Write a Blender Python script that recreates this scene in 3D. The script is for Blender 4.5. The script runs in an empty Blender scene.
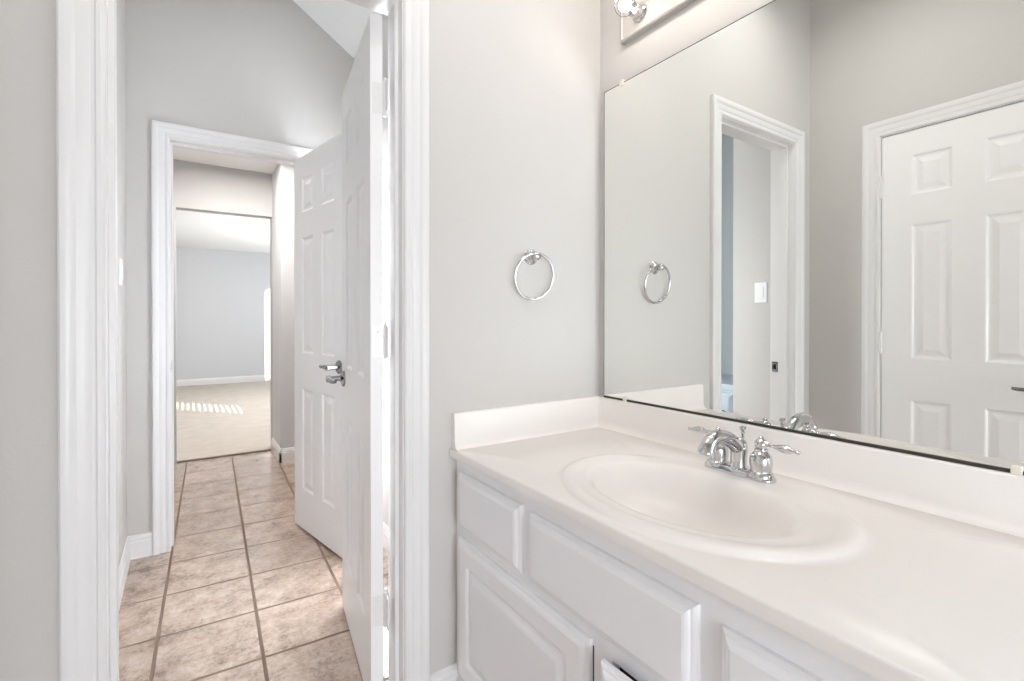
import bpy, bmesh, math, random
from mathutils import Vector, Matrix
random.seed(4)
S = bpy.context.scene
C = S.collection
PI = math.pi

# ------------------------------------------------------------------ camera, exposure, sky, sun, daylight
cam_d = bpy.data.cameras.new('camera')
cam = bpy.data.objects.new('camera', cam_d)
C.objects.link(cam)
cam.location = (0, 0, 1.15)
cam.rotation_euler = (PI/2 - 0.0047, 0.0, -0.587)
cam_d.sensor_width = 36
cam_d.lens = 490.04*36/1024
cam_d.shift_y = -18.63/1024
cam_d.clip_start = 0.02
S.camera = cam

S.view_settings.view_transform = 'Standard'
S.view_settings.look = 'None'
S.view_settings.gamma = 1
S.view_settings.use_curve_mapping = False
S.view_settings.exposure = 0.52

w = bpy.data.worlds.new('sky'); S.world = w; w.use_nodes = True
bg = w.node_tree.nodes['Background']
bg.inputs[0].default_value = (0.80, 0.91, 1.0, 1)
bg.inputs[1].default_value = 3.0
S.cycles.max_bounces = 14
S.cycles.diffuse_bounces = 8
S.cycles.glossy_bounces = 8
S.cycles.sample_clamp_indirect = 30
S.cycles.blur_glossy = 0.0
S.cycles.use_denoising = True

sun_d = bpy.data.lights.new('sun', 'SUN'); sun = bpy.data.objects.new('sun', sun_d); C.objects.link(sun)
sun_d.energy = 14; sun_d.angle = 0.003; sun_d.color = (1, .96, .9)
el = math.radians(25)
sdir = Vector((-.655*math.cos(el), .756*math.cos(el), -math.sin(el)))
sun.rotation_euler = sdir.to_track_quat('-Z', 'Y').to_euler()
sun.location = (6, 0, 6)

def area(name, loc, target, sx, sy, power, color=(1, 1, 1)):
    d = bpy.data.lights.new(name, 'AREA'); o = bpy.data.objects.new(name, d); C.objects.link(o)
    d.shape = 'RECTANGLE'; d.size = sx; d.size_y = sy; d.energy = power; d.color = color
    o.location = loc
    o.rotation_euler = (Vector(target) - Vector(loc)).to_track_quat('-Z', 'Y').to_euler()
    return o
# lamps added without fixtures to lift the rooms; others stand in for window daylight
area('added_fill_bathroom', (.40, .85, 2.75), (.40, .85, 0), .5, .5, 4.6, (.99, .985, .98))  # added lamp with no fixture, lifts counter and walls from above
area('cool_fill_bathroom', (.25, -1.55, .95), (.25, 0, .85), 1.0, 1.2, 25, (.84, .92, 1))  # added cool panel before the solid back wall, no window there
area('added_fill_hall', (.35, 3.95, 2.40), (.35, 3.95, 0), .35, .35, 22, (1, .965, .93))  # added lamp with no fixture, brightens the hall floor
area('daylight_vestibule', (1.25, 2.25, 1.3), (.2, 2.2, 1.2), 1.0, 1.6, 26, (.90, .96, 1))
area('added_fill_vestibule', (.25, 2.15, 2.95), (.25, 2.15, 0), .3, .3, 2.2, (.97, .98, 1))  # added lamp with no fixture, lightens the upper vestibule
area('daylight_bedroom', (1.9, 7.0, 1.5), (-1, 7.0, 1.0), 3.0, 1.7, 78, (.93, .97, 1))

# ------------------------------------------------------------------ materials
def mat(name, col, rough=.5, metal=0, spec=.5, bump=0, bscale=200, var=0, vscale=3, coat=0):
    m = bpy.data.materials.new(name); m.use_nodes = True
    nt = m.node_tree; b = nt.nodes['Principled BSDF']
    b.inputs['Base Color'].default_value = (*col, 1)
    b.inputs['Roughness'].default_value = rough
    b.inputs['Metallic'].default_value = metal
    b.inputs['Specular IOR Level'].default_value = spec
    if coat: b.inputs['Coat Weight'].default_value = coat; b.inputs['Coat Roughness'].default_value = .08
    geo = nt.nodes.new('ShaderNodeNewGeometry')
    if var:
        n = nt.nodes.new('ShaderNodeTexNoise'); n.inputs['Scale'].default_value = vscale
        n.inputs['Detail'].default_value = 4
        nt.links.new(geo.outputs['Position'], n.inputs['Vector'])
        mx = nt.nodes.new('ShaderNodeMix'); mx.data_type = 'RGBA'
        nt.links.new(n.outputs['Fac'], mx.inputs['Factor'])
        mx.inputs[6].default_value = (*[c*(1-var) for c in col], 1)
        mx.inputs[7].default_value = (*[min(1, c*(1+var)) for c in col], 1)
        nt.links.new(mx.outputs[2], b.inputs['Base Color'])
    if bump:
        n2 = nt.nodes.new('ShaderNodeTexNoise'); n2.inputs['Scale'].default_value = bscale
        nt.links.new(geo.outputs['Position'], n2.inputs['Vector'])
        bp = nt.nodes.new('ShaderNodeBump'); bp.inputs['Strength'].default_value = bump
        bp.inputs['Distance'].default_value = .002
        nt.links.new(n2.outputs['Fac'], bp.inputs['Height'])
        nt.links.new(bp.outputs['Normal'], b.inputs['Normal'])
    return m

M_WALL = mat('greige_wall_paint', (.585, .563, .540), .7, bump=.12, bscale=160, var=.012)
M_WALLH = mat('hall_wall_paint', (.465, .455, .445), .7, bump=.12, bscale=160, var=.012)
M_WALLB = mat('bedroom_wall_paint', (.60, .60, .61), .75, bump=.12, bscale=160, var=.012)
M_CEIL = mat('white_ceiling_paint', (.84, .84, .83), .85, bump=.2, bscale=120)
M_TRIM = mat('white_trim_enamel', (.75, .735, .73), .33, var=.008)
M_DOOR = mat('white_door_enamel', (.86, .845, .84), .36, bump=.05, bscale=90)
M_CAB = mat('white_cabinet_paint', (.84, .835, .85), .38, bump=.04, bscale=60)
M_SHADE = mat('dark_shade_fill', (.03, .028, .026), .8, var=.1)  # near-black standing in for shade inside the vanity and latch holes
M_MARB = mat('cultured_marble', (.82, .78, .745), .22, var=.012, vscale=5, spec=.35)
M_CHROME = mat('polished_chrome', (.64, .64, .645), .09, 1, var=.02)
M_STEEL = mat('satin_chrome', (.26, .26, .265), .2, 1, var=.03)
M_HINGE = mat('painted_hinge', (.80, .79, .78), .3, .1, var=.03)
M_EDGE = mat('dark_mirror_edge', (.05, .045, .035), .45, .3, var=.1)
M_PLAST = mat('white_switch_plastic', (.84, .84, .83), .3, var=.005)
M_CLIP = mat('clear_plastic_clip', (.75, .70, .62), .25, var=.02)
M_RECESS = mat('recess_wall_shaded', (.36, .385, .385), .7, bump=.1, bscale=160, var=.012)  # shade of the deep recess put into a darker wall colour
M_LINEN = mat('cabinet_paint_shaded', (.46, .53, .59), .4, var=.01)  # white cabinet made darker and bluer, recess shade put into its colour
M_STRIP = mat('brown_threshold', (.16, .12, .09), .5, var=.1)
M_BLIND = mat('white_blind_slat', (.8, .8, .8), .5, var=.01)
M_PLATE = mat('brushed_nickel_plate', (.46, .435, .41), .5, .25, var=.02)

M_MIRROR = mat('mirror_glass', (.88, .89, .86), 0.0, 1)

def mat_glow(name, col, s):
    m = bpy.data.materials.new(name); m.use_nodes = True
    b = m.node_tree.nodes['Principled BSDF']
    b.inputs['Base Color'].default_value = (.9, .9, .88, 1)
    b.inputs['Emission Color'].default_value = (*col, 1)
    b.inputs['Emission Strength'].default_value = s
    return m
def mat_globe():
    m = bpy.data.materials.new('clear_bulb_glass'); m.use_nodes = True
    nt = m.node_tree; nt.nodes.remove(nt.nodes['Principled BSDF'])
    t = nt.nodes.new('ShaderNodeBsdfTransparent'); g = nt.nodes.new('ShaderNodeBsdfGlossy'); g.inputs['Roughness'].default_value = .03
    f = nt.nodes.new('ShaderNodeFresnel'); f.inputs[0].default_value = 1.05
    mx = nt.nodes.new('ShaderNodeMixShader')
    nt.links.new(f.outputs[0], mx.inputs[0]); nt.links.new(t.outputs[0], mx.inputs[1]); nt.links.new(g.outputs[0], mx.inputs[2])
    nt.links.new(mx.outputs[0], nt.nodes['Material Output'].inputs['Surface'])
    return m
M_BULB = mat_glow('lit_globe_bulb', (1, .90, .80), 22)
M_GLOBE = mat_globe()

def mat_frost():
    m = bpy.data.materials.new('frosted_window_glass'); m.use_nodes = True
    nt = m.node_tree; nt.nodes.remove(nt.nodes['Principled BSDF'])
    t = nt.nodes.new('ShaderNodeBsdfTranslucent'); t.inputs[0].default_value = (.95, .97, 1, 1)
    r = nt.nodes.new('ShaderNodeBsdfTransparent'); mx = nt.nodes.new('ShaderNodeMixShader')
    mx.inputs[0].default_value = 0.0
    nt.links.new(t.outputs[0], mx.inputs[1]); nt.links.new(r.outputs[0], mx.inputs[2])
    nt.links.new(mx.outputs[0], nt.nodes['Material Output'].inputs['Surface'])
    return m
M_FROST = mat_frost()

def mat_tile():
    m = bpy.data.materials.new('mottled_beige_ceramic_tile'); m.use_nodes = True
    nt = m.node_tree; L = nt.links; b = nt.nodes['Principled BSDF']
    geo = nt.nodes.new('ShaderNodeNewGeometry')
    vs = nt.nodes.new('ShaderNodeVectorMath'); vs.operation = 'SUBTRACT'
    vs.inputs[1].default_value = (-.055, 3.125, 0)
    L.new(geo.outputs['Position'], vs.inputs[0])
    vr = nt.nodes.new('ShaderNodeVectorRotate'); vr.rotation_type = 'Z_AXIS'
    vr.inputs['Angle'].default_value = .035
    L.new(vs.outputs[0], vr.inputs['Vector'])
    va = nt.nodes.new('ShaderNodeVectorMath'); va.operation = 'ADD'
    va.inputs[1].default_value = (.316*40, .316*40, 0)
    L.new(vr.outputs[0], va.inputs[0])
    br = nt.nodes.new('ShaderNodeTexBrick'); br.offset = 0; br.squash = 1
    br.inputs['Scale'].default_value = 1
    br.inputs['Brick Width'].default_value = .316
    br.inputs['Row Height'].default_value = .316
    br.inputs['Mortar Size'].default_value = .0070
    br.inputs['Mortar Smooth'].default_value = .3
    br.inputs['Color1'].default_value = (.0, .0, .0, 1)
    br.inputs['Color2'].default_value = (1, 1, 1, 1)
    br.inputs['Mortar'].default_value = (.5, .5, .5, 1)
    L.new(va.outputs[0], br.inputs['Vector'])
    n1 = nt.nodes.new('ShaderNodeTexNoise'); n1.inputs['Scale'].default_value = 9
    n1.inputs['Detail'].default_value = 6; n1.inputs['Roughness'].default_value = .7
    L.new(geo.outputs['Position'], n1.inputs['Vector'])
    n2 = nt.nodes.new('ShaderNodeTexNoise'); n2.inputs['Scale'].default_value = 55
    n2.inputs['Detail'].default_value = 3; n2.inputs['Roughness'].default_value = .8
    L.new(geo.outputs['Position'], n2.inputs['Vector'])
    ad = nt.nodes.new('ShaderNodeMath'); ad.operation = 'MULTIPLY_ADD'
    L.new(n2.outputs['Fac'], ad.inputs[0]); ad.inputs[1].default_value = .55
    L.new(n1.outputs['Fac'], ad.inputs[2])
    cr = nt.nodes.new('ShaderNodeValToRGB')
    e = cr.color_ramp.elements
    e[0].position = .52; e[0].color = (.18, .112, .08, 1)
    e[1].position = .98; e[1].color = (.58, .45, .365, 1)
    x = e.new(.76); x.color = (.415, .305, .238, 1)
    L.new(ad.outputs[0], cr.inputs[0])
    tint = nt.nodes.new('ShaderNodeMix'); tint.data_type = 'RGBA'; tint.blend_type = 'MULTIPLY'
    tint.inputs['Factor'].default_value = .14
    L.new(cr.outputs[0], tint.inputs[6]); L.new(br.outputs['Color'], tint.inputs[7])
    gm = nt.nodes.new('ShaderNodeMix'); gm.data_type = 'RGBA'
    L.new(br.outputs['Fac'], gm.inputs['Factor']); L.new(tint.outputs[2], gm.inputs[6])
    gm.inputs[7].default_value = (.19, .13, .092, 1)
    L.new(gm.outputs[2], b.inputs['Base Color'])
    rg = nt.nodes.new('ShaderNodeMapRange')
    L.new(br.outputs['Fac'], rg.inputs[0]); rg.inputs[3].default_value = .26; rg.inputs[4].default_value = .85
    L.new(rg.outputs[0], b.inputs['Roughness'])
    cw = nt.nodes.new('ShaderNodeMapRange'); L.new(br.outputs['Fac'], cw.inputs[0])
    cw.inputs[3].default_value = .5; cw.inputs[4].default_value = 0
    L.new(cw.outputs[0], b.inputs['Coat Weight'])
    bp = nt.nodes.new('ShaderNodeBump'); bp.inputs['Strength'].default_value = .5; bp.inputs['Distance'].default_value = .003
    inv = nt.nodes.new('ShaderNodeMath'); inv.operation = 'MULTIPLY_ADD'
    L.new(br.outputs['Fac'], inv.inputs[0]); inv.inputs[1].default_value = -1.0
    sc = nt.nodes.new('ShaderNodeMath'); sc.operation = 'MULTIPLY'; sc.inputs[1].default_value = .12
    L.new(n1.outputs['Fac'], sc.inputs[0]); L.new(sc.outputs[0], inv.inputs[2])
    L.new(inv.outputs[0], bp.inputs['Height']); L.new(bp.outputs[0], b.inputs['Normal'])
    return m
M_TILE = mat_tile()
M_TILE.node_tree.nodes['Principled BSDF'].inputs['Coat IOR'].default_value = 1.9
M_TILE.node_tree.nodes['Principled BSDF'].inputs['Coat Roughness'].default_value = .2

def mat_carpet():
    m = mat('beige_carpet', (.50, .44, .385), .95, bump=.9, bscale=260, var=.16, vscale=7, spec=.1)
    return m
M_CARPET = mat_carpet()

# ------------------------------------------------------------------ helpers
def wloc(o):
    v = Vector((0, 0, 0))
    while o: v += o.location; o = o.parent
    return v

def obj(name, bm, m, parent=None, local=False, smooth=False, angle=None):
    """link a bmesh as ONE mesh object; geometry is in world space unless local"""
    bmesh.ops.recalc_face_normals(bm, faces=bm.faces)
    if parent is not None and not local:
        bmesh.ops.translate(bm, vec=-wloc(parent), verts=bm.verts)
    me = bpy.data.meshes.new(name); bm.to_mesh(me); bm.free()
    o = bpy.data.objects.new(name, me); C.objects.link(o)
    if m: me.materials.append(m)
    if smooth:
        for p in me.polygons: p.use_smooth = True
        if angle is not None: me.set_sharp_from_angle(angle=math.radians(angle))
    if parent is not None: o.parent = parent
    return o

def tag(o, label=None, cat=None, group=None, kind=None):
    if label: o['label'] = label
    if cat: o['category'] = cat
    if group: o['group'] = group
    if kind: o['kind'] = kind
    return o

def struct(name, bm, m, label, cat, parent=None, **k):
    o = obj(name, bm, m, parent, **k)
    return tag(o, label, cat, kind='structure')

def thing(name, label, cat, loc=(0, 0, 0), group=None):
    o = bpy.data.objects.new(name, None); C.objects.link(o); o.location = loc
    o.empty_display_size = .05
    return tag(o, label, cat, group)

def NB(): return bmesh.new()

def box(bm, x0, x1, y0, y1, z0, z1):
    v = [bm.verts.new((x, y, z)) for z in (z0, z1) for x, y in ((x0, y0), (x1, y0), (x1, y1), (x0, y1))]
    for f in ((0, 3, 2, 1), (4, 5, 6, 7), (0, 1, 5, 4), (1, 2, 6, 5), (2, 3, 7, 6), (3, 0, 4, 7)):
        bm.faces.new([v[i] for i in f])
    return bm

def bevel(bm, r, seg=2):
    bmesh.ops.bevel(bm, geom=list(bm.edges), offset=r, segments=seg, profile=.5, affect='EDGES')
    return bm

def rings(bm, rs, cap0=False, cap1=False):
    """loft a list of closed rings of equal length"""
    vs = [[bm.verts.new(p) for p in r] for r in rs]
    n = len(rs[0])
    for a, b in zip(vs, vs[1:]):
        for i in range(n):
            bm.faces.new((a[i], a[(i+1) % n], b[(i+1) % n], b[i]))
    if cap0: bm.faces.new(vs[0][::-1])
    if cap1: bm.faces.new(vs[-1])
    return vs

def lathe(bm, prof, o=(0, 0, 0), axis=(0, 0, 1), n=28, squash=1.0):
    """prof: (radius, height along axis)"""
    ax = Vector(axis).normalized()
    u = ax.orthogonal().normalized() if abs(ax.z) < .99 else Vector((1, 0, 0))
    if abs(ax.z) < .99:
        u = ax.cross(Vector((0, 0, 1))).normalized()
    v = ax.cross(u)
    o = Vector(o)
    rs = [[o + ax*h + u*(r*math.cos(2*PI*i/n)) + v*(r*squash*math.sin(2*PI*i/n)) for i in range(n)] for r, h in prof]
    rings(bm, rs, True, True)
    return bm

def tube(bm, pts, rad, n=16, cap=True):
    pts = [Vector(p) for p in pts]
    if not hasattr(rad, '__len__'): rad = [rad]*len(pts)
    t0 = (pts[1]-pts[0]).normalized()
    u = t0.orthogonal().normalized()
    rs = []
    for k, p in enumerate(pts):
        t = ((pts[min(k+1, len(pts)-1)] - pts[max(k-1, 0)])).normalized()
        u = (u - t*u.dot(t)).normalized(); v = t.cross(u)
        rs.append([p + (u*math.cos(2*PI*i/n) + v*math.sin(2*PI*i/n))*rad[k] for i in range(n)])
    rings(bm, rs, cap, cap)
    return bm

def torus(bm, c, ax, R, r, n=56, k=12):
    ax = Vector(ax).normalized(); u = ax.orthogonal().normalized(); v = ax.cross(u); c = Vector(c)
    vs = []
    for i in range(n):
        a = 2*PI*i/n; d = u*math.cos(a) + v*math.sin(a)
        vs.append([bm.verts.new(c + d*(R + r*math.cos(2*PI*j/k)) + ax*(r*math.sin(2*PI*j/k))) for j in range(k)])
    for i in range(n):
        for j in range(k):
            bm.faces.new((vs[i][j], vs[(i+1) % n][j], vs[(i+1) % n][(j+1) % k], vs[i][(j+1) % k]))
    return bm

def bez(p0, p1, p2, p3, n=14):
    out = []
    for i in range(n+1):
        t = i/n; q = 1-t
        out.append(Vector(p0)*q**3 + Vector(p1)*3*q*q*t + Vector(p2)*3*q*t*t + Vector(p3)*t**3)
    return out

# ------------------------------------------------------------------ key dimensions (metres, camera above the origin)
D = 1.3215            # near wall with the first doorway
DB = D + .115
XL = -.304            # bathroom left wall
XR = 1.2685           # vanity wall
W2 = 2.97             # far wall of the vestibule
W2B = W2 + .12
VL = -.237            # vestibule left wall
VR = .84              # vestibule right wall
HY = 4.76             # opening to the bedroom
BY = 10.1             # bedroom back wall
def vault(x): return 3.272 - .6675*x

# ------------------------------------------------------------------ floors and ceilings
bm = NB(); box(bm, -1.0, 2.2, -1.6, HY, -.05, 0)
struct('floor', bm, M_TILE, 'mottled beige square floor tiles with brown grout running from bathroom into hall', 'floor')
bm = NB(); box(bm, -2.2, 2.2, HY+.012, BY+.1, -.05, .012)
struct('floor_bedroom', bm, M_CARPET, 'beige bedroom carpet beyond the tiled hall', 'carpet floor')
bm = NB(); box(bm, -.06, .63, HY-.012, HY+.014, 0, .010)
struct('trim_threshold', bm, M_STRIP, 'thin dark threshold strip between hall tiles and bedroom carpet', 'threshold')

bm = NB()
t = .06
x0, x1 = -1.0, 1.45
v = [bm.verts.new(p) for p in ((x0, -1.6, vault(x0)), (x1, -1.6, vault(x1)), (x1, W2+.05, vault(x1)), (x0, W2+.05, vault(x0)),
     (x0, -1.6, vault(x0)+t), (x1, -1.6, vault(x1)+t), (x1, W2+.05, vault(x1)+t), (x0, W2+.05, vault(x0)+t))]
for f in ((0, 3, 2, 1), (4, 5, 6, 7), (0, 1, 5, 4), (1, 2, 6, 5), (2, 3, 7, 6), (3, 0, 4, 7)): bm.faces.new([v[i] for i in f])
struct('ceiling', bm, M_CEIL, 'white sloped vaulted ceiling above the grey far wall of the vestibule', 'ceiling')
bm = NB(); box(bm, -.6, 1.7, W2B, HY+.06, 2.43, 2.49)
struct('ceiling_hall', bm, M_CEIL, 'flat white hall ceiling beyond the second doorway', 'ceiling')
bm = NB(); box(bm, -2.2, 2.2, HY+.06, BY+.1, 2.385, 2.45)
struct('ceiling_bedroom', bm, M_CEIL, 'flat white bedroom ceiling seen through the far opening', 'ceiling')

# ------------------------------------------------------------------ walls
def wall_y(bm, y0, y1, xa, xb, top, op=None):
    """wall across X, with an optional opening (x0, x1, z1); top is a height or a function of x"""
    def col(a, b, z0):
        ta, tb = (top(a), top(b)) if callable(top) else (top, top)
        vv = [bm.verts.new(p) for p in ((a, y0, z0), (b, y0, z0), (b, y1, z0), (a, y1, z0), (a, y0, ta), (b, y0, tb), (b, y1, tb), (a, y1, ta))]
        for f in ((0, 3, 2, 1), (4, 5, 6, 7), (0, 1, 5, 4), (1, 2, 6, 5), (2, 3, 7, 6), (3, 0, 4, 7)): bm.faces.new([vv[i] for i in f])
    if op:
        col(xa, op[0], 0); col(op[0], op[1], op[2]); col(op[1], xb, 0)
    else: col(xa, xb, 0)
    return bm

J = .018   # jamb thickness
O1 = (-.137, .508, 2.066)      # doorway 1 clear opening
O2 = (-.064, .552, 2.045)     # doorway 2 clear opening
vt = lambda x: vault(x) + .02
struct('wall_front', wall_y(NB(), D, DB, -.95, 1.42, vt, (O1[0]-J, O1[1]+J, O1[2]+J)), M_WALL,
       'pale greige bathroom wall holding the towel ring and the near doorway', 'wall')
struct('wall_far', wall_y(NB(), W2, W2B, -.95, 1.7, lambda x: max(vt(x), 2.62), (O2[0]-J, O2[1]+J, O2[2]+J)), M_WALL,
       'pale grey gable wall around the second doorway', 'wall')
bm = NB(); box(bm, XR, XR+.12, -1.6, D, 0, 2.6)
struct('wall_right', bm, M_WALL, 'greige wall behind the vanity mirror and light bar', 'wall')
bm = NB()   # bathroom left wall with the entry door opening
E0, E1 = .352, .993
box(bm, XL-.115, XL, -1.6, E0-J, 0, 3.6); box(bm, XL-.115, XL, E1+J, D, 0, 3.6); box(bm, XL-.115, XL, E0-J, E1+J, 2.036+J, 3.6)
struct('wall_left', bm, M_WALL, 'greige side wall around the closed entry door, seen in the mirror', 'wall')
bm = NB(); box(bm, XL-.115, XR+.12, -1.72, -1.6, 0, 3.6)
struct('wall_back', bm, M_WALL, 'greige bathroom wall behind the viewer', 'wall')
R0, R1 = 1.725, 2.30          # linen recess in the vestibule's left wall
bm = NB(); box(bm, VL-.10, VL, DB, R0, 0, 3.5); box(bm, VL-.10, VL, R1, W2, 0, 3.5)
struct('wall_vestibule_left', bm, M_WALL, 'grey vestibule side wall with light switches and a linen recess', 'wall')
bm = NB()
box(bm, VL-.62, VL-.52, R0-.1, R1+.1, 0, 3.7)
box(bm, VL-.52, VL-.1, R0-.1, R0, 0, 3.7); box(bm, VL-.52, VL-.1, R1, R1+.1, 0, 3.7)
struct('wall_recess', bm, M_RECESS, 'inside of the linen recess seen in the mirror, shade put into its grey colour', 'wall')
bm = NB()
wy0, wy1, wz0, wz1 = 1.72, 2.74, .33, 1.96
box(bm, VR, VR+.12, DB, wy0, 0, 2.8); box(bm, VR, VR+.12, wy1, W2, 0, 2.8)
box(bm, VR, VR+.12, wy0, wy1, 0, wz0); box(bm, VR, VR+.12, wy0, wy1, wz1, 2.8)
struct('wall_vestibule_right', bm, M_WALL, 'bright vestibule wall with the window, glimpsed behind the hinged door', 'wall')
# hall and bedroom
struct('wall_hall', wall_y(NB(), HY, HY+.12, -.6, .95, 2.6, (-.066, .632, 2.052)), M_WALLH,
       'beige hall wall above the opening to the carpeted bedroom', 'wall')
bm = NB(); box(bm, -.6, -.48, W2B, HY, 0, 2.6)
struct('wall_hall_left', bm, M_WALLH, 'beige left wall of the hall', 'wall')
bm = NB(); box(bm, .634, 1.7, 4.30, HY, 0, 2.6)
struct('wall_hall_right', bm, M_WALLB, 'narrow hall wall beside the bedroom opening, bluish daylight put into its colour', 'wall')  # bluish bedroom light put into the colour, unlike the other hall walls
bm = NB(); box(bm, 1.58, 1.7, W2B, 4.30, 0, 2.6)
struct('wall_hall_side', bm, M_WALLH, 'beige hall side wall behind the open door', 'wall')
bm = NB(); box(bm, -2.2, 2.2, BY, BY+.1, 0, 2.7)
struct('wall_bedroom_back', bm, M_WALLB, 'pale blue-grey bedroom wall at the far end', 'wall')
bm = NB(); box(bm, -2.2, -2.1, HY+.12, BY, 0, 2.7)
struct('wall_bedroom_left', bm, M_WALLB, 'blue-grey left wall of the bedroom', 'wall')
bm = NB(); box(bm, -2.2, -.6, HY, HY+.12, 0, 2.7); box(bm, .95, 2.2, HY, HY+.12, 0, 2.7)
struct('wall_bedroom_near', bm, M_WALLB, 'bedroom wall beside the hall opening', 'wall')
# bedroom right wall with two slatted windows that throw the sun patches
wa = (4.92, 5.72, 1.00, 1.62); wb = (9.12, 10.02, .55, 2.33)
bm = NB(); X0, X1 = 2.0, 2.06
box(bm, X0, X1, HY, wa[0], 0, 2.7); box(bm, X0, X1, wa[1], wb[0], 0, 2.7); box(bm, X0, X1, wb[1], BY, 0, 2.7)
for q in (wa, wb): box(bm, X0, X1, q[0], q[1], 0, q[2]); box(bm, X0, X1, q[0], q[1], q[3], 2.7)
struct('wall_bedroom_right', bm, M_WALLB, 'bedroom window wall on the sunny side', 'wall')
def slats(q, pitch, h):
    b = NB(); z = q[2] + pitch/2
    while z < q[3]:
        box(b, X0+.01, X0+.013, q[0], q[1], z-h/2, z+h/2); z += pitch
    return b
struct('window_2', slats(wa, .043, .024), M_BLIND, 'slatted blind in the bedroom window that stripes the carpet', 'window blind')
struct('window_3', slats(wb, .045, .024), M_BLIND, 'slatted blind in the bedroom window by the far corner', 'window blind')

# window of the vestibule
bm = NB()
for a in ((VR+.03, VR+.09, wy0, wy0+.05, wz0, wz1), (VR+.03, VR+.09, wy1-.05, wy1, wz0, wz1),
          (VR+.03, VR+.09, wy0+.05, wy1-.05, wz0, wz0+.05), (VR+.03, VR+.09, wy0+.05, wy1-.05, wz1-.05, wz1)): box(bm, *a)
win = struct('window_1', bm, M_TRIM, 'bright frosted window glimpsed in the gap beside the hinged door', 'window')
bm = NB(); box(bm, VR+.055, VR+.06, wy0+.05, wy1-.05, wz0+.05, wz1-.05)
obj('pane', bm, M_FROST, win)

# ------------------------------------------------------------------ door casings, jambs, baseboards
CAS = [(-.002, 0), (-.002, .009), (.003, .012), (.010, .012), (.0135, .009), (.019, .009), (.024, .0125), (.034, .0145), (.042, .0150),
       (.046, .0175), (.052, .0205), (.059, .0215), (.066, .0205), (.070, .017), (.070, 0)]
def casing(bm, fr, u0, u1, zt, prof=CAS, z0=0):
    """fr(u, n, z) -> world point; three-sided mitred casing round an opening"""
    rows = []
    for p, n in prof:
        rows.append([bm.verts.new(fr(*q)) for q in ((u0-p, n, z0), (u0-p, n, zt+p), (u1+p, n, zt+p), (u1+p, n, z0))])
    for a, b in zip(rows, rows[1:]):
        for i in range(3): bm.faces.new((a[i], a[i+1], b[i+1], b[i]))
    a, b = rows[0], rows[-1]
    for i in range(3): bm.faces.new((a[i], a[i+1], b[i+1], b[i]))
    bm.faces.new([r[0] for r in rows]); bm.faces.new([r[3] for r in rows])
    return bm

def frame_y(bm, O, y0, y1, stop0, stop1):
    x0, x1, zt = O
    box(bm, x0-J, x0, y0, y1, 0, zt+J); box(bm, x1, x1+J, y0, y1, 0, zt+J); box(bm, x0, x1, y0, y1, zt, zt+J)
    box(bm, x0, x0+.011, stop0, stop1, 0, zt-.011); box(bm, x1-.011, x1, stop0, stop1, 0, zt-.011); box(bm, x0, x1, stop0, stop1, zt-.011, zt)

bm = NB(); frame_y(bm, O1, D-.001, DB+.001, D+.030, D+.066)
casing(bm, lambda u, n, z: (u, D-n, z), O1[0]-.005, O1[1]+.005, O1[2]+.005)
casing(bm, lambda u, n, z: (u, DB+n, z), O1[0]-.005, O1[1]+.005, O1[2]+.005)
tr1 = struct('trim_1', bm, M_TRIM, 'white moulded casing and jamb of the near doorway', 'door frame', smooth=True, angle=25)
bm = NB(); frame_y(bm, O2, W2-.001, W2B+.001, W2+.048, W2+.084)
casing(bm, lambda u, n, z: (u, W2-n, z), O2[0]-.005, O2[1]+.005, O2[2]+.005)
casing(bm, lambda u, n, z: (u, W2B+n, z), O2[0]-.005, O2[1]+.005, O2[2]+.005)
tr2 = struct('trim_2', bm, M_TRIM, 'white moulded casing of the second doorway leading to the hall', 'door frame', smooth=True, angle=25)
bm = NB()
box(bm, XL-.116, XL+.001, E0-J, E0, 0, 2.036+J); box(bm, XL-.116, XL+.001, E1, E1+J, 0, 2.036+J); box(bm, XL-.116, XL+.001, E0, E1, 2.036, 2.036+J)
box(bm, XL-.075, XL-.04, E0, E0+.011, 0, 2.036); box(bm, XL-.075, XL-.04, E1-.011, E1, 0, 2.036); box(bm, XL-.075, XL-.04, E0, E1, 2.025, 2.036)
casing(bm, lambda u, n, z: (XL+n, u, z), E0-.005, E1+.005, 2.041)
struct('trim_3', bm, M_TRIM, 'white casing around the closed entry door reflected in the mirror', 'door frame', smooth=True, angle=25)

def strike(parent, x, y, z, face):
    b = NB(); box(b, x, x+.0015*face, y-.016, y+.016, z-.028, z+.028)
    s = obj('strike_plate', b, M_STEEL, parent); s['label'] = 'small steel strike plate'
    b = NB(); box(b, x+.0015*face, x+.0022*face, y-.006, y+.008, z-.013, z+.013)
    obj('latch_hole_shade', b, M_SHADE, s)  # raised dark patch painted as the hole's shade
strike(tr1, O1[0], D+.096, .895, 1)
strike(tr2, O2[0], W2+.024, .915, 1)

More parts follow.
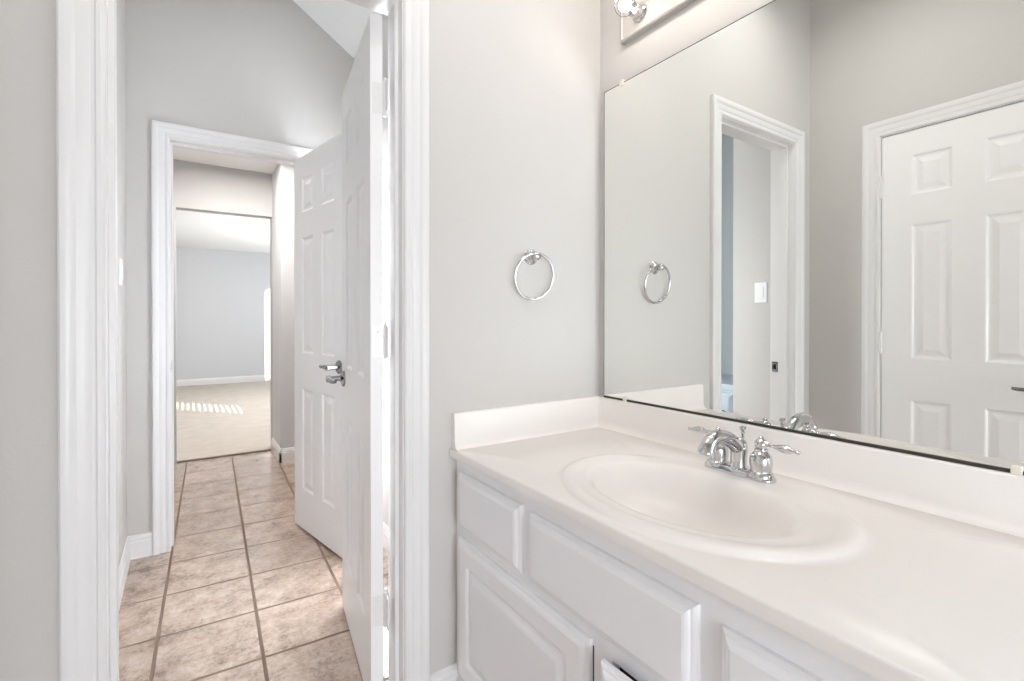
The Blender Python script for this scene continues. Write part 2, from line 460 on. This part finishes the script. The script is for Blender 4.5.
BASE = [(0, 0), (.014, 0), (.014, .078), (.011, .086), (.0115, .094), (.008, .100), (.006, .110), (0, .113)]
def baseboard(name, fr, u0, u1, label):
    b = NB()
    A = [b.verts.new(fr(u0, n, z)) for n, z in BASE]; B = [b.verts.new(fr(u1, n, z)) for n, z in BASE]
    k = len(BASE)
    for i in range(k): b.faces.new((A[i], A[(i+1) % k], B[(i+1) % k], B[i]))
    b.faces.new(A); b.faces.new(B)
    return struct(name, b, M_TRIM, label, 'baseboard')
ci = .076
baseboard('baseboard_far', lambda u, n, z: (u, W2-n, z), VL, O2[0]-ci, 'short white baseboard beside the second doorway')
baseboard('baseboard_vestibule', lambda u, n, z: (VL+n, u, z), R1+.002, W2-.014, 'white baseboard along the vestibule side wall')
baseboard('baseboard_front', lambda u, n, z: (u, D-n, z), O1[1]+ci, .70, 'sliver of white baseboard between near doorway and vanity')
baseboard('baseboard_front_left', lambda u, n, z: (u, D-n, z), XL+.014, O1[0]-ci, 'white baseboard left of the near doorway')
baseboard('baseboard_left', lambda u, n, z: (XL+n, u, z), E1+ci, D, 'white baseboard beside the entry door')
baseboard('baseboard_hall', lambda u, n, z: (.634-n, u, z), 4.286, HY, 'white baseboard on the narrow wall beside the bedroom opening')
baseboard('baseboard_hall_return', lambda u, n, z: (u, 4.30-n, z), .62, 1.58, 'white baseboard turning the hall corner behind the open door')
baseboard('baseboard_bedroom', lambda u, n, z: (u, BY-n, z+.012), -2.1, 2.0, 'white baseboard along the bedroom back wall')
baseboard('baseboard_vestibule_right', lambda u, n, z: (VR-n, u, z), DB, W2, 'white baseboard under the vestibule window')

# ------------------------------------------------------------------ six-panel doors
DT = .035
PANEL = [(0, 0), (.004, .0015), (.010, .007), (.016, .0082), (.022, .0078), (.042, .003), (.045, .0025)]
def door_mesh(W, z0, z1, stile, mull):
    pw = (W - 2*stile - mull)/2
    xs = [0, stile, stile+pw, stile+pw+mull, W-stile, W]
    zs = [z0, .225, .775, .967, 1.595, 1.732, 1.918, z1]
    b = NB()
    def face(y, s):
        g = [[b.verts.new((x, y, z)) for z in zs] for x in xs]
        for i in range(5):
            for k in range(7):
                if i in (1, 3) and k in (1, 3, 5):
                    prev = [g[i][k], g[i+1][k], g[i+1][k+1], g[i][k+1]]
                    for ins, dep in PANEL[1:]:
                        cur = [b.verts.new(p) for p in ((xs[i]+ins, y-s*dep, zs[k]+ins), (xs[i+1]-ins, y-s*dep, zs[k]+ins),
                                                        (xs[i+1]-ins, y-s*dep, zs[k+1]-ins), (xs[i]+ins, y-s*dep, zs[k+1]-ins))]
                        for e in range(4): b.faces.new((prev[e], prev[(e+1) % 4], cur[(e+1) % 4], cur[e]))
                        prev = cur
                    b.faces.new(prev)
                else:
                    b.faces.new((g[i][k], g[i+1][k], g[i+1][k+1], g[i][k+1]))
        return g
    A = face(0, -1); B = face(DT, 1)
    for i in range(5):
        b.faces.new((A[i][0], A[i+1][0], B[i+1][0], B[i][0])); b.faces.new((A[i][-1], A[i+1][-1], B[i+1][-1], B[i][-1]))
    for k in range(7):
        b.faces.new((A[0][k], A[0][k+1], B[0][k+1], B[0][k])); b.faces.new((A[-1][k], A[-1][k+1], B[-1][k+1], B[-1][k]))
    return b

def lever(parent, x, z, y, s, toward=-1):
    """lever handle standing off the door face y in direction s, lever pointing along toward*x"""
    b = NB(); lathe(b, [(.033, 0), (.033, .004), (.030, .008), (.022, .011), (.014, .013), (.012, .016)], (x, y, z), (0, s, 0))
    r = obj('handle_rose', b, M_STEEL, parent, local=True, smooth=True, angle=40)
    b = NB(); lathe(b, [(.0115, .012), (.0105, .03), (.0105, .05), (.013, .052), (.013, .064), (.010, .066)], (x, y, z), (0, s, 0), n=20)
    yy = y + s*.058
    pts = bez((x, yy, z), (x+toward*.04, yy+s*.004, z+.006), (x+toward*.075, yy+s*.002, z-.004), (x+toward*.112, yy-s*.012, z+.001), 12)
    tube(b, pts, [.011, .011, .0105, .010, .0095, .009, .0085, .008, .008, .0075, .0075, .007, .006], n=14)
    obj('lever', b, M_STEEL, r, local=True, smooth=True, angle=40)

def hinge(parent, z, x, y):
    b = NB()
    lathe(b, [(.004, -.052), (.0065, -.050), (.0065, .050), (.004, .052)], (x, y, z), (0, 0, 1), n=14)
    lathe(b, [(.004, .051), (.005, .055), (.003, .060)], (x, y, z), (0, 0, 1), n=12)
    box(b, x, x+.033, y-.002, y+.002, z-.044, z+.044)
    return b

def make_door(name, label, W, z0, z1, loc, ang, stile, mull):
    o = struct(name, door_mesh(W, z0, z1, stile, mull), M_DOOR, label, 'door')
    o.location = loc; o.rotation_euler = (0, 0, ang)
    return o

# door hinged on the near doorway, swung open into the vestibule: its left face lies on the measured line
aA = 1.4469
dA = Vector((math.cos(aA), math.sin(aA), 0)); nA = Vector((-dA.y, dA.x, 0))
doorA = make_door('door_1', 'white six-panel door opened edge-on in the near doorway, three hinges showing', .605, .012, 2.036, Vector((.4448, 1.4086, 0)) - nA*DT, aA, .112, .105)
lever(doorA, .545, .922, DT, 1)
lever(doorA, .545, .922, 0, -1)
for z in (.30, 1.085, 1.795):
    b = NB()
    lathe(b, [(.004, -.052), (.0068, -.050), (.0068, .050), (.004, .052)], (-.002, -.007, z), (0, 0, 1), n=14)
    lathe(b, [(.004, .051), (.0055, .055), (.003, .061)], (-.002, -.007, z), (0, 0, 1), n=12)
    box(b, -.0015, 0, .000, .030, z-.045, z+.045)
    box(b, -.040, -.003, -.008, -.006, z-.045, z+.045)
    h = obj('hinge', b, M_HINGE, doorA, local=True, smooth=True, angle=40)
    for dz in (-.03, 0, .03):
        b = lathe(NB(), [(.004, 0), (.0035, .001), (.001, .0014)], (-.0015, .012 + (.008 if dz == 0 else 0), z+dz), (-1, 0, 0), n=10)
        obj('screw', b, M_HINGE, h, local=True)
# door hinged on the far doorway, swung open toward the viewer
aB = math.atan2(-.981, .193)
doorB = make_door('door_2', 'white six-panel door swung open from the second doorway, lever near its edge', .606, .012, 2.036, (.5053, 2.9615, 0), aB, .105, .105)
lever(doorB, .556, .922, 0, -1)
lever(doorB, .556, .922, DT, 1)
for z in (.28, 1.06, 1.82): obj('hinge', hinge(doorB, z, -.004, DT+.004), M_HINGE, doorB, local=True, smooth=True, angle=40)
# entry door, closed, seen in the mirror
doorC = make_door('door_3', 'closed white six-panel entry door reflected in the mirror', .634, .012, 2.031, (XL-.036, .990, 0), -PI/2, .116, .107)
lever(doorC, .575, .872, DT, 1)
for z in (.28, 1.04, 1.797):
    b = NB()
    lathe(b, [(.004, -.050), (.0068, -.048), (.0068, .048), (.004, .050)], (-.001, DT+.006, z), (0, 0, 1), n=14)
    lathe(b, [(.003, -.058), (.0055, -.052), (.004, -.049)], (-.001, DT+.006, z), (0, 0, 1), n=12)
    obj('hinge', b, M_HINGE, doorC, local=True, smooth=True, angle=40)

# ------------------------------------------------------------------ vanity cabinet
VY0, VY1 = .072, D - .002
XF = .677            # face-frame plane
ZT = .742          # underside of the top
van = thing('vanity_cabinet', 'white painted vanity cabinet with raised-panel doors under the counter', 'vanity cabinet', (.95, .72, 0))
bm = NB()
box(bm, XF+.02, XR-.002, VY0, VY0+.018, 0, ZT); box(bm, XF+.02, XR-.002, VY1-.018, VY1, 0, ZT)
box(bm, XR-.02, XR-.002, VY0, VY1, 0, ZT); box(bm, XF+.02, XR-.002, VY0, VY1, .09, .11)
obj('carcass', bm, M_CAB, van)
bm = NB(); box(bm, XF+.075, XF+.09, VY0, VY1, 0, .09)
obj('toe_kick', bm, M_CAB, van)
def framegrid(bm, ys, zs, holes, x0, x1):
    for i in range(len(ys)-1):
        for k in range(len(zs)-1):
            if (i, k) not in holes: box(bm, x0, x1, ys[i], ys[i+1], zs[k], zs[k+1])
bm = NB()
ymid = .6965
framegrid(bm, [VY0, VY0+.03, ymid-.025, ymid+.025, VY1-.03, VY1], [.09, .12, .498, .555, .685, ZT], {(1, 1), (3, 1)}, XF, XF+.02)
obj('face_frame', bm, M_CAB, van)
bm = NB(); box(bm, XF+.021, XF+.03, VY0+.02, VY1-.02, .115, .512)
obj('shade_sheet', bm, M_SHADE, van)  # dark sheet behind the frame, painted as the cabinet's inner shade

FLAT = [(0, .0), (0, .008), (.003, .0105), (.006, .012), (.009, .0125), (.012, .016), (.016, .0185), (.021, .02)]
RAIS = FLAT + [(.060, .02), (.064, .0185), (.069, .0135), (.074, .013), (.080, .0145), (.090, .0185), (.097, .0195)]
def front(y0, y1, z0, z1, prof, org=(0, 0, 0)):
    b = NB(); prev = None
    for ins, d in prof:
        cur = [b.verts.new(Vector((-d, y, z)) + Vector(org)) for y, z in ((y0+ins, z0+ins), (y1-ins, z0+ins), (y1-ins, z1-ins), (y0+ins, z1-ins))]
        if prev:
            for e in range(4): b.faces.new((prev[e], prev[(e+1) % 4], cur[(e+1) % 4], cur[e]))
        else: b.faces.new(cur[::-1])
        prev = cur
    b.faces.new(prev)
    return b
og = (XF, 0, 0)
obj('drawer_front', front(.964, 1.287, .540, .704, FLAT, og), M_CAB, van)
obj('false_front', front(.479, .929, .538, .700, FLAT, og), M_CAB, van)
obj('drawer_front', front(.108, .436, .538, .690, FLAT, og), M_CAB, van)
obj('cabinet_door', front(.725, 1.287, .105, .512, RAIS, og), M_CAB, van)
d2 = obj('cabinet_door', front(0, .562, .105, .512, RAIS, (0, 0, 0)), M_CAB, van, local=True)
d2.location = Vector((XF-.001, .108, 0)) - Vector(van.location)
d2.rotation_euler = (0, 0, math.radians(2.3))
d2['label'] = 'cabinet door standing slightly ajar'

# ------------------------------------------------------------------ marble top with moulded oval basin
TX0, TX1, TY0, TY1, TZ = .653, 1.250, .055, D-.002, .768
CX, CY = .918, .680
top = thing('marble_countertop', 'glossy white cultured marble vanity top with moulded oval basin', 'vanity top', (CX, CY, ZT))
EA, EB = .246, .326
# (centre x, semi-axis x, semi-axis y, height)
BR = [(.918, .680, .258, .340, 0), (.918, .680, .248, .328, .0004), (.918, .680, .243, .323, .0034), (.918, .680, .238, .318, .0066), (.918, .680, .231, .311, .0088),
      (.918, .681, .223, .303, .0094), (.918, .682, .216, .296, .0084), (.918, .684, .208, .288, .0058), (.919, .687, .199, .280, .0030), (.920, .691, .188, .270, .0006),
      (.921, .696, .177, .260, -.0016), (.922, .700, .168, .252, -.0040), (.923, .703, .161, .245, -.0078), (.923, .705, .155, .238, -.0138), (.923, .706, .149, .230, -.0235),
      (.923, .707, .141, .219, -.040), (.923, .706, .131, .203, -.062), (.922, .704, .117, .181, -.084), (.920, .700, .097, .151, -.102), (.919, .694, .073, .113, -.114),
      (.918, .686, .048, .069, -.122), (.918, .681, .03, .034, -.126), (.918, .680, .022, .022, -.128)]
n = 128
cor = [math.atan2(y-CY, x-CX) for x, y in ((TX0, TY0), (TX1, TY0), (TX1, TY1), (TX0, TY1))]
angs = [2*PI*i/n - PI for i in range(n)]
for c in cor:
    k = min(range(n), key=lambda i: abs(angs[i]-c)); angs[k] = c
def rect(a, ins):
    dx, dy = math.cos(a), math.sin(a)
    x0, x1, y0, y1 = TX0+ins, TX1-ins, TY0+ins, TY1-ins
    # clamp the un-inset hit so corners stay corners
    t = min([((TX1 if dx > 0 else TX0)-CX)/dx if abs(dx) > 1e-9 else 9, ((TY1 if dy > 0 else TY0)-CY)/dy if abs(dy) > 1e-9 else 9])
    x, y = CX+dx*t, CY+dy*t
    return max(x0, min(x1, x)), max(y0, min(y1, y))
def bring(cx, cy_, a, b_, h):
    out = []
    for g in angs:
        # point on the ellipse in direction g from (CX, CY)
        dx, dy = math.cos(g), math.sin(g)
        tt = math.atan2(dy/EB, dx/EA)
        x, y = cx + a*math.cos(tt), cy_ + b_*math.sin(tt)
        hh = h
        if h > 0:
            f = max(0, min(1, (math.cos(tt)-.30)/.5)); f = f*f*(3-2*f)
            hh = h*(1-f) - .0006*f
        out.append((x, y, TZ+hh))
    return out
rs = [[(*rect(g, .02), ZT) for g in angs], [(*rect(g, .0), ZT) for g in angs], [(*rect(g, 0), TZ-.006) for g in angs],
      [(*rect(g, .0015), TZ-.0025) for g in angs], [(*rect(g, .005), TZ) for g in angs]]
rs += [bring(*q) for q in BR]
bm = NB(); rings(bm, rs)
obj('basin_slab', bm, M_MARB, top, smooth=True, angle=50)
bm = NB(); lathe(bm, [(.021, 0), (.021, .002), (.018, .0035), (.014, .002), (.013, .004), (.004, .006)], (.918, CY, TZ-.129))
obj('drain', bm, M_CHROME, top, smooth=True, angle=40)
def splash(fr, u0, u1, z1):
    """upright with a rounded top edge and a cove where it meets the top"""
    P = [(0, TZ-.002), (.052, TZ-.0006), (.046, TZ+.0006), (.039, TZ+.0030), (.033, TZ+.0075), (.029, TZ+.0135), (.0265, TZ+.021), (.0245, z1-.006), (.023, z1-.002), (.019, z1), (.0, z1)]
    b = NB(); A = [b.verts.new(fr(u0, *q)) for q in P]; B = [b.verts.new(fr(u1, *q)) for q in P]; k = len(P)
    for i in range(k): b.faces.new((A[i], A[(i+1) % k], B[(i+1) % k], B[i]))
    b.faces.new(A); b.faces.new(B)
    return b
obj('backsplash', splash(lambda u, q, z: (XR-.001-q, u, z), TY0, D-.002, .8690), M_MARB, top, smooth=True, angle=45)
obj('side_splash', splash(lambda u, q, z: (u, D-.001-q*.85, z), .660, XR-.022, .8720), M_MARB, top, smooth=True, angle=45)

# ------------------------------------------------------------------ faucet
FX, FY, FZ = 1.145, .702, TZ - .0006
fau = thing('faucet', 'chrome two-handle faucet with ornate levers behind the basin', 'faucet', (FX, FY, FZ))
def oval(hx, hy, z, n=48):
    """stadium outline along Y"""
    out = []
    for i in range(n):
        a = 2*PI*i/n; c, s_ = math.cos(a), math.sin(a)
        out.append((FX + hx*c, FY + (hy-hx)*(1 if s_ > 0 else -1) + hx*s_, z))
    return out
bm = NB(); rings(bm, [oval(.026, .090, FZ), oval(.027, .091, FZ+.003), oval(.0265, .0905, FZ+.007), oval(.0235, .0875, FZ+.009), oval(.0230, .087, FZ+.013),
                      oval(.020, .084, FZ+.016), oval(.012, .076, FZ+.0175)], True, True)
obj('base_plate', bm, M_CHROME, fau, smooth=True, angle=50)
for s in (1, -1):
    y = FY + s*.057
    bm = NB(); lathe(bm, [(.0295, .009), (.0295, .012), (.0275, .016), (.0265, .019), (.0235, .021), (.0232, .024), (.0250, .032), (.0258, .042), (.0248, .052),
                          (.0215, .060), (.0165, .066), (.0130, .069), (.0150, .070), (.0150, .073), (.0115, .075)], (FX, y, FZ))
    hb = obj('handle_body', bm, M_CHROME, fau, smooth=True, angle=40)
    bm = NB(); lathe(bm, [(.0095, .073), (.0125, .077), (.0150, .083), (.0140, .090), (.0100, .095), (.0060, .0975), (.0066, .099), (.0045, .103), (.001, .1045)], (FX, y, FZ))
    a = Vector((0, s, -.06 if s < 0 else -.04)).normalized()
    o = Vector((FX, y, FZ+.088))
    lathe(bm, [(.0090, .008), (.0066, .016), (.0052, .022), (.0062, .025), (.0052, .028), (.0060, .034), (.0092, .043), (.0118, .053), (.0116, .061),
               (.0085, .071), (.0050, .078), (.0040, .081), (.0062, .084), (.0055, .088), (.0015, .091)], o, a, n=24, squash=.8)
    obj('lever', bm, M_CHROME, hb, smooth=True, angle=40)
bm = NB(); lathe(bm, [(.0245, .009), (.0245, .013), (.0215, .017), (.0195, .022), (.0190, .045), (.0205, .058), (.0205, .070), (.0175, .080), (.0125, .086), (.0070, .089), (.002, .090)], (FX, FY, FZ))
pts = bez((FX+.002, FY, FZ+.058), (FX-.045, FY, FZ+.108), (FX-.118, FY, FZ+.117), (FX-.132, FY, FZ+.076), 18)
tube(bm, pts, [.0175, .0178, .0178, .0176, .0174, .0172, .017, .0168, .0166, .0165, .0164, .0163, .0163, .0163, .0164, .0166, .0170, .0176, .0182], n=22)
sp = obj('spout', bm, M_CHROME, fau, smooth=True, angle=40)
dn = (pts[-1]-pts[-2]).normalized()
bm = NB(); lathe(bm, [(.0183, -.004), (.0196, 0), (.0196, .009), (.0165, .0105), (.0150, .008)], pts[-1], dn, n=24)
obj('aerator', bm, M_CHROME, sp, smooth=True, angle=40)
bm = NB(); lathe(bm, [(.0035, .07), (.0035, .096), (.0052, .098), (.0034, .101), (.0060, .107), (.0085, .111), (.0060, .115), (.001, .116)], (FX+.018, FY, FZ), n=16)
obj('lift_rod', bm, M_CHROME, fau, smooth=True, angle=40)

# ------------------------------------------------------------------ mirror
MX = 1.257
MY0, MY1, MZ0, MZ1 = .20, 1.288, .8755, 1.966
mir = thing('mirror', 'large frameless wall mirror above the vanity backsplash', 'mirror', (XR, .755, MZ0))
bm = NB(); box(bm, MX, MX+.0004, MY0, MY1, MZ0, MZ1)
obj('glass', bm, M_MIRROR, mir)
bm = NB(); box(bm, MX+.0005, XR, MY0-.003, MY1+.003, MZ0-.004, MZ1+.003)
obj('backing', bm, M_EDGE, mir)
bm = NB(); box(bm, MX-.003, MX-.0006, MY0, MY1, MZ0-.004, MZ0+.0008); box(bm, MX-.003, XR, MY0, MY1, MZ0-.0058, MZ0-.0042)
obj('bottom_channel', bm, M_EDGE, mir)
for y, z, s in ((1.203, MZ1, 1), (.30, MZ1, 1), (1.185, MZ0, -1), (.232, MZ0, -1)):
    bm = NB(); box(bm, MX-.007, XR, y-.008, y+.008, z-.008 if s > 0 else z-.007, z+.012 if s > 0 else z+.009)
    bevel(bm, .002)
    c = obj('mirror_clip', bm, M_CLIP, mir)

# ------------------------------------------------------------------ vanity light bar
LY0, LY1, LZ0, LZ1 = .30, 1.203, 2.100, 2.222
bar = thing('vanity_light_bar', 'nickel vanity light bar with lit round bulbs above the mirror', 'vanity light', (XR, .75, 2.16))
bm = NB()
pl = [(XR, 0), (XR-.018, 0), (XR-.022, .003), (XR-.024, .008), (XR-.021, .012), (XR-.021, .018)]
prev = None
for x, ins in pl:
    cur = [bm.verts.new((x, y, z)) for y, z in ((LY0+ins, LZ0+ins), (LY1-ins, LZ0+ins), (LY1-ins, LZ1-ins), (LY0+ins, LZ1-ins))]
    if prev:
        for e in range(4): bm.faces.new((prev[e], prev[(e+1) % 4], cur[(e+1) % 4], cur[e]))
    else: bm.faces.new(cur[::-1])
    prev = cur
bm.faces.new(prev)
obj('back_plate', bm, M_PLATE, bar)
for k in range(6):
    y = LY1 - .088 - k*.1455; z = (LZ0+LZ1)/2
    bm = NB(); lathe(bm, [(.030, .020), (.030, .024), (.026, .028), (.0215, .030), (.0215, .052), (.019, .054)], (XR, y, z), (-1, 0, 0), n=24)
    so = obj('socket', bm, M_CHROME, bar, smooth=True, angle=40)
    bm = NB()
    pr = [(.012, .050), (.0145, .058)] + [(.033*math.sin(a), .091 - .033*math.cos(a)) for a in [math.radians(d) for d in (28, 40, 55, 70, 85, 100, 115, 130, 145, 160, 172, 178)]]
    lathe(bm, pr, (XR, y, z), (-1, 0, 0), n=28)
    bu = obj('bulb', bm, M_GLOBE, so, smooth=True); bu['label'] = 'clear round glass bulb'
    bm = NB(); lathe(bm, [(.004, .056), (.006, .066)] + [(.020*math.sin(a), .090 - .020*math.cos(a)) for a in [math.radians(d) for d in (20, 40, 60, 80, 100, 120, 140, 160, 175)]], (XR, y, z), (-1, 0, 0), n=20)
    gl = obj('glowing_core', bm, M_BULB, so, smooth=True)

# ------------------------------------------------------------------ towel ring
TXc, TZc = .952, 1.357
tr = thing('towel_ring', 'chrome towel ring on the greige wall left of the mirror', 'towel ring', (TXc, D, TZc))
bm = NB(); lathe(bm, [(.026, 0), (.026, .004), (.023, .007), (.016, .010), (.0115, .016), (.0105, .024), (.0130, .028), (.0145, .035), (.0130, .042), (.008, .046), (.002, .047)], (TXc, D, TZc), (0, -1, 0))
obj('wall_post', bm, M_CHROME, tr, smooth=True, angle=40)
bm = NB(); torus(bm, (TXc+.002, D-.0205, TZc-.066), (0.03, 1, .16), .0755, .0050)
obj('ring', bm, M_CHROME, tr, smooth=True)

# ------------------------------------------------------------------ light switches
def switch(y, z, label):
    t_ = thing('light_switch', label, 'light switch', (VL, y, z))
    b = NB(); box(b, VL, VL+.006, y-.036, y+.036, z-.058, z+.058); bevel(b, .002)
    p = obj('cover_plate', b, M_PLAST, t_)
    b = NB(); box(b, VL+.006, VL+.010, y-.017, y+.017, z-.034, z+.034); bevel(b, .0015)
    obj('rocker', b, M_PLAST, t_)
    for dz in (-.047, .047):
        b = lathe(NB(), [(.003, 0), (.0025, .001), (.001, .0012)], (VL+.006, y, z+dz), (1, 0, 0), n=10)
        obj('screw', b, M_PLAST, p)
switch(1.552, 1.305, 'white rocker light switch seen through the doorway in the mirror')
switch(2.700, 1.355, 'white light switch peeking past the left jamb of the near doorway')

# ------------------------------------------------------------------ linen cabinet in the recess
lc = thing('linen_cabinet', 'built-in linen cabinet in the vestibule recess, seen in the mirror, shade put into its blue-grey colour', 'cabinet', (VL-.25, 2.01, 0))
lx = VL - .035
bm = NB(); box(bm, VL-.515, lx, R0+.003, R1-.003, 0, .715)
obj('body', bm, M_LINEN, lc)
bm = NB(); box(bm, VL-.515, lx+.022, R0+.003, R1-.003, .716, .752); bevel(bm, .004)
obj('counter_shelf', bm, M_LINEN, lc)
def frontx(y0, y1, z0, z1):
    b = front(y0, y1, z0, z1, FLAT)
    for v_ in b.verts: v_.co.x = lx - v_.co.x
    return b
for z0, z1 in ((.47, .69), (.26, .45), (.05, .24)):
    dr = obj('drawer', frontx(R0+.02, R1-.02, z0, z1), M_LINEN, lc)
    for y in (R0+.062, R1-.062):
        bm = NB(); lathe(bm, [(.007, .019), (.006, .028), (.013, .034), (.0155, .040), (.012, .046), (.003, .048)], (lx, y, (z0+z1)/2), (1, 0, 0), n=18)
        obj('knob', bm, M_STEEL, dr, smooth=True, angle=40)
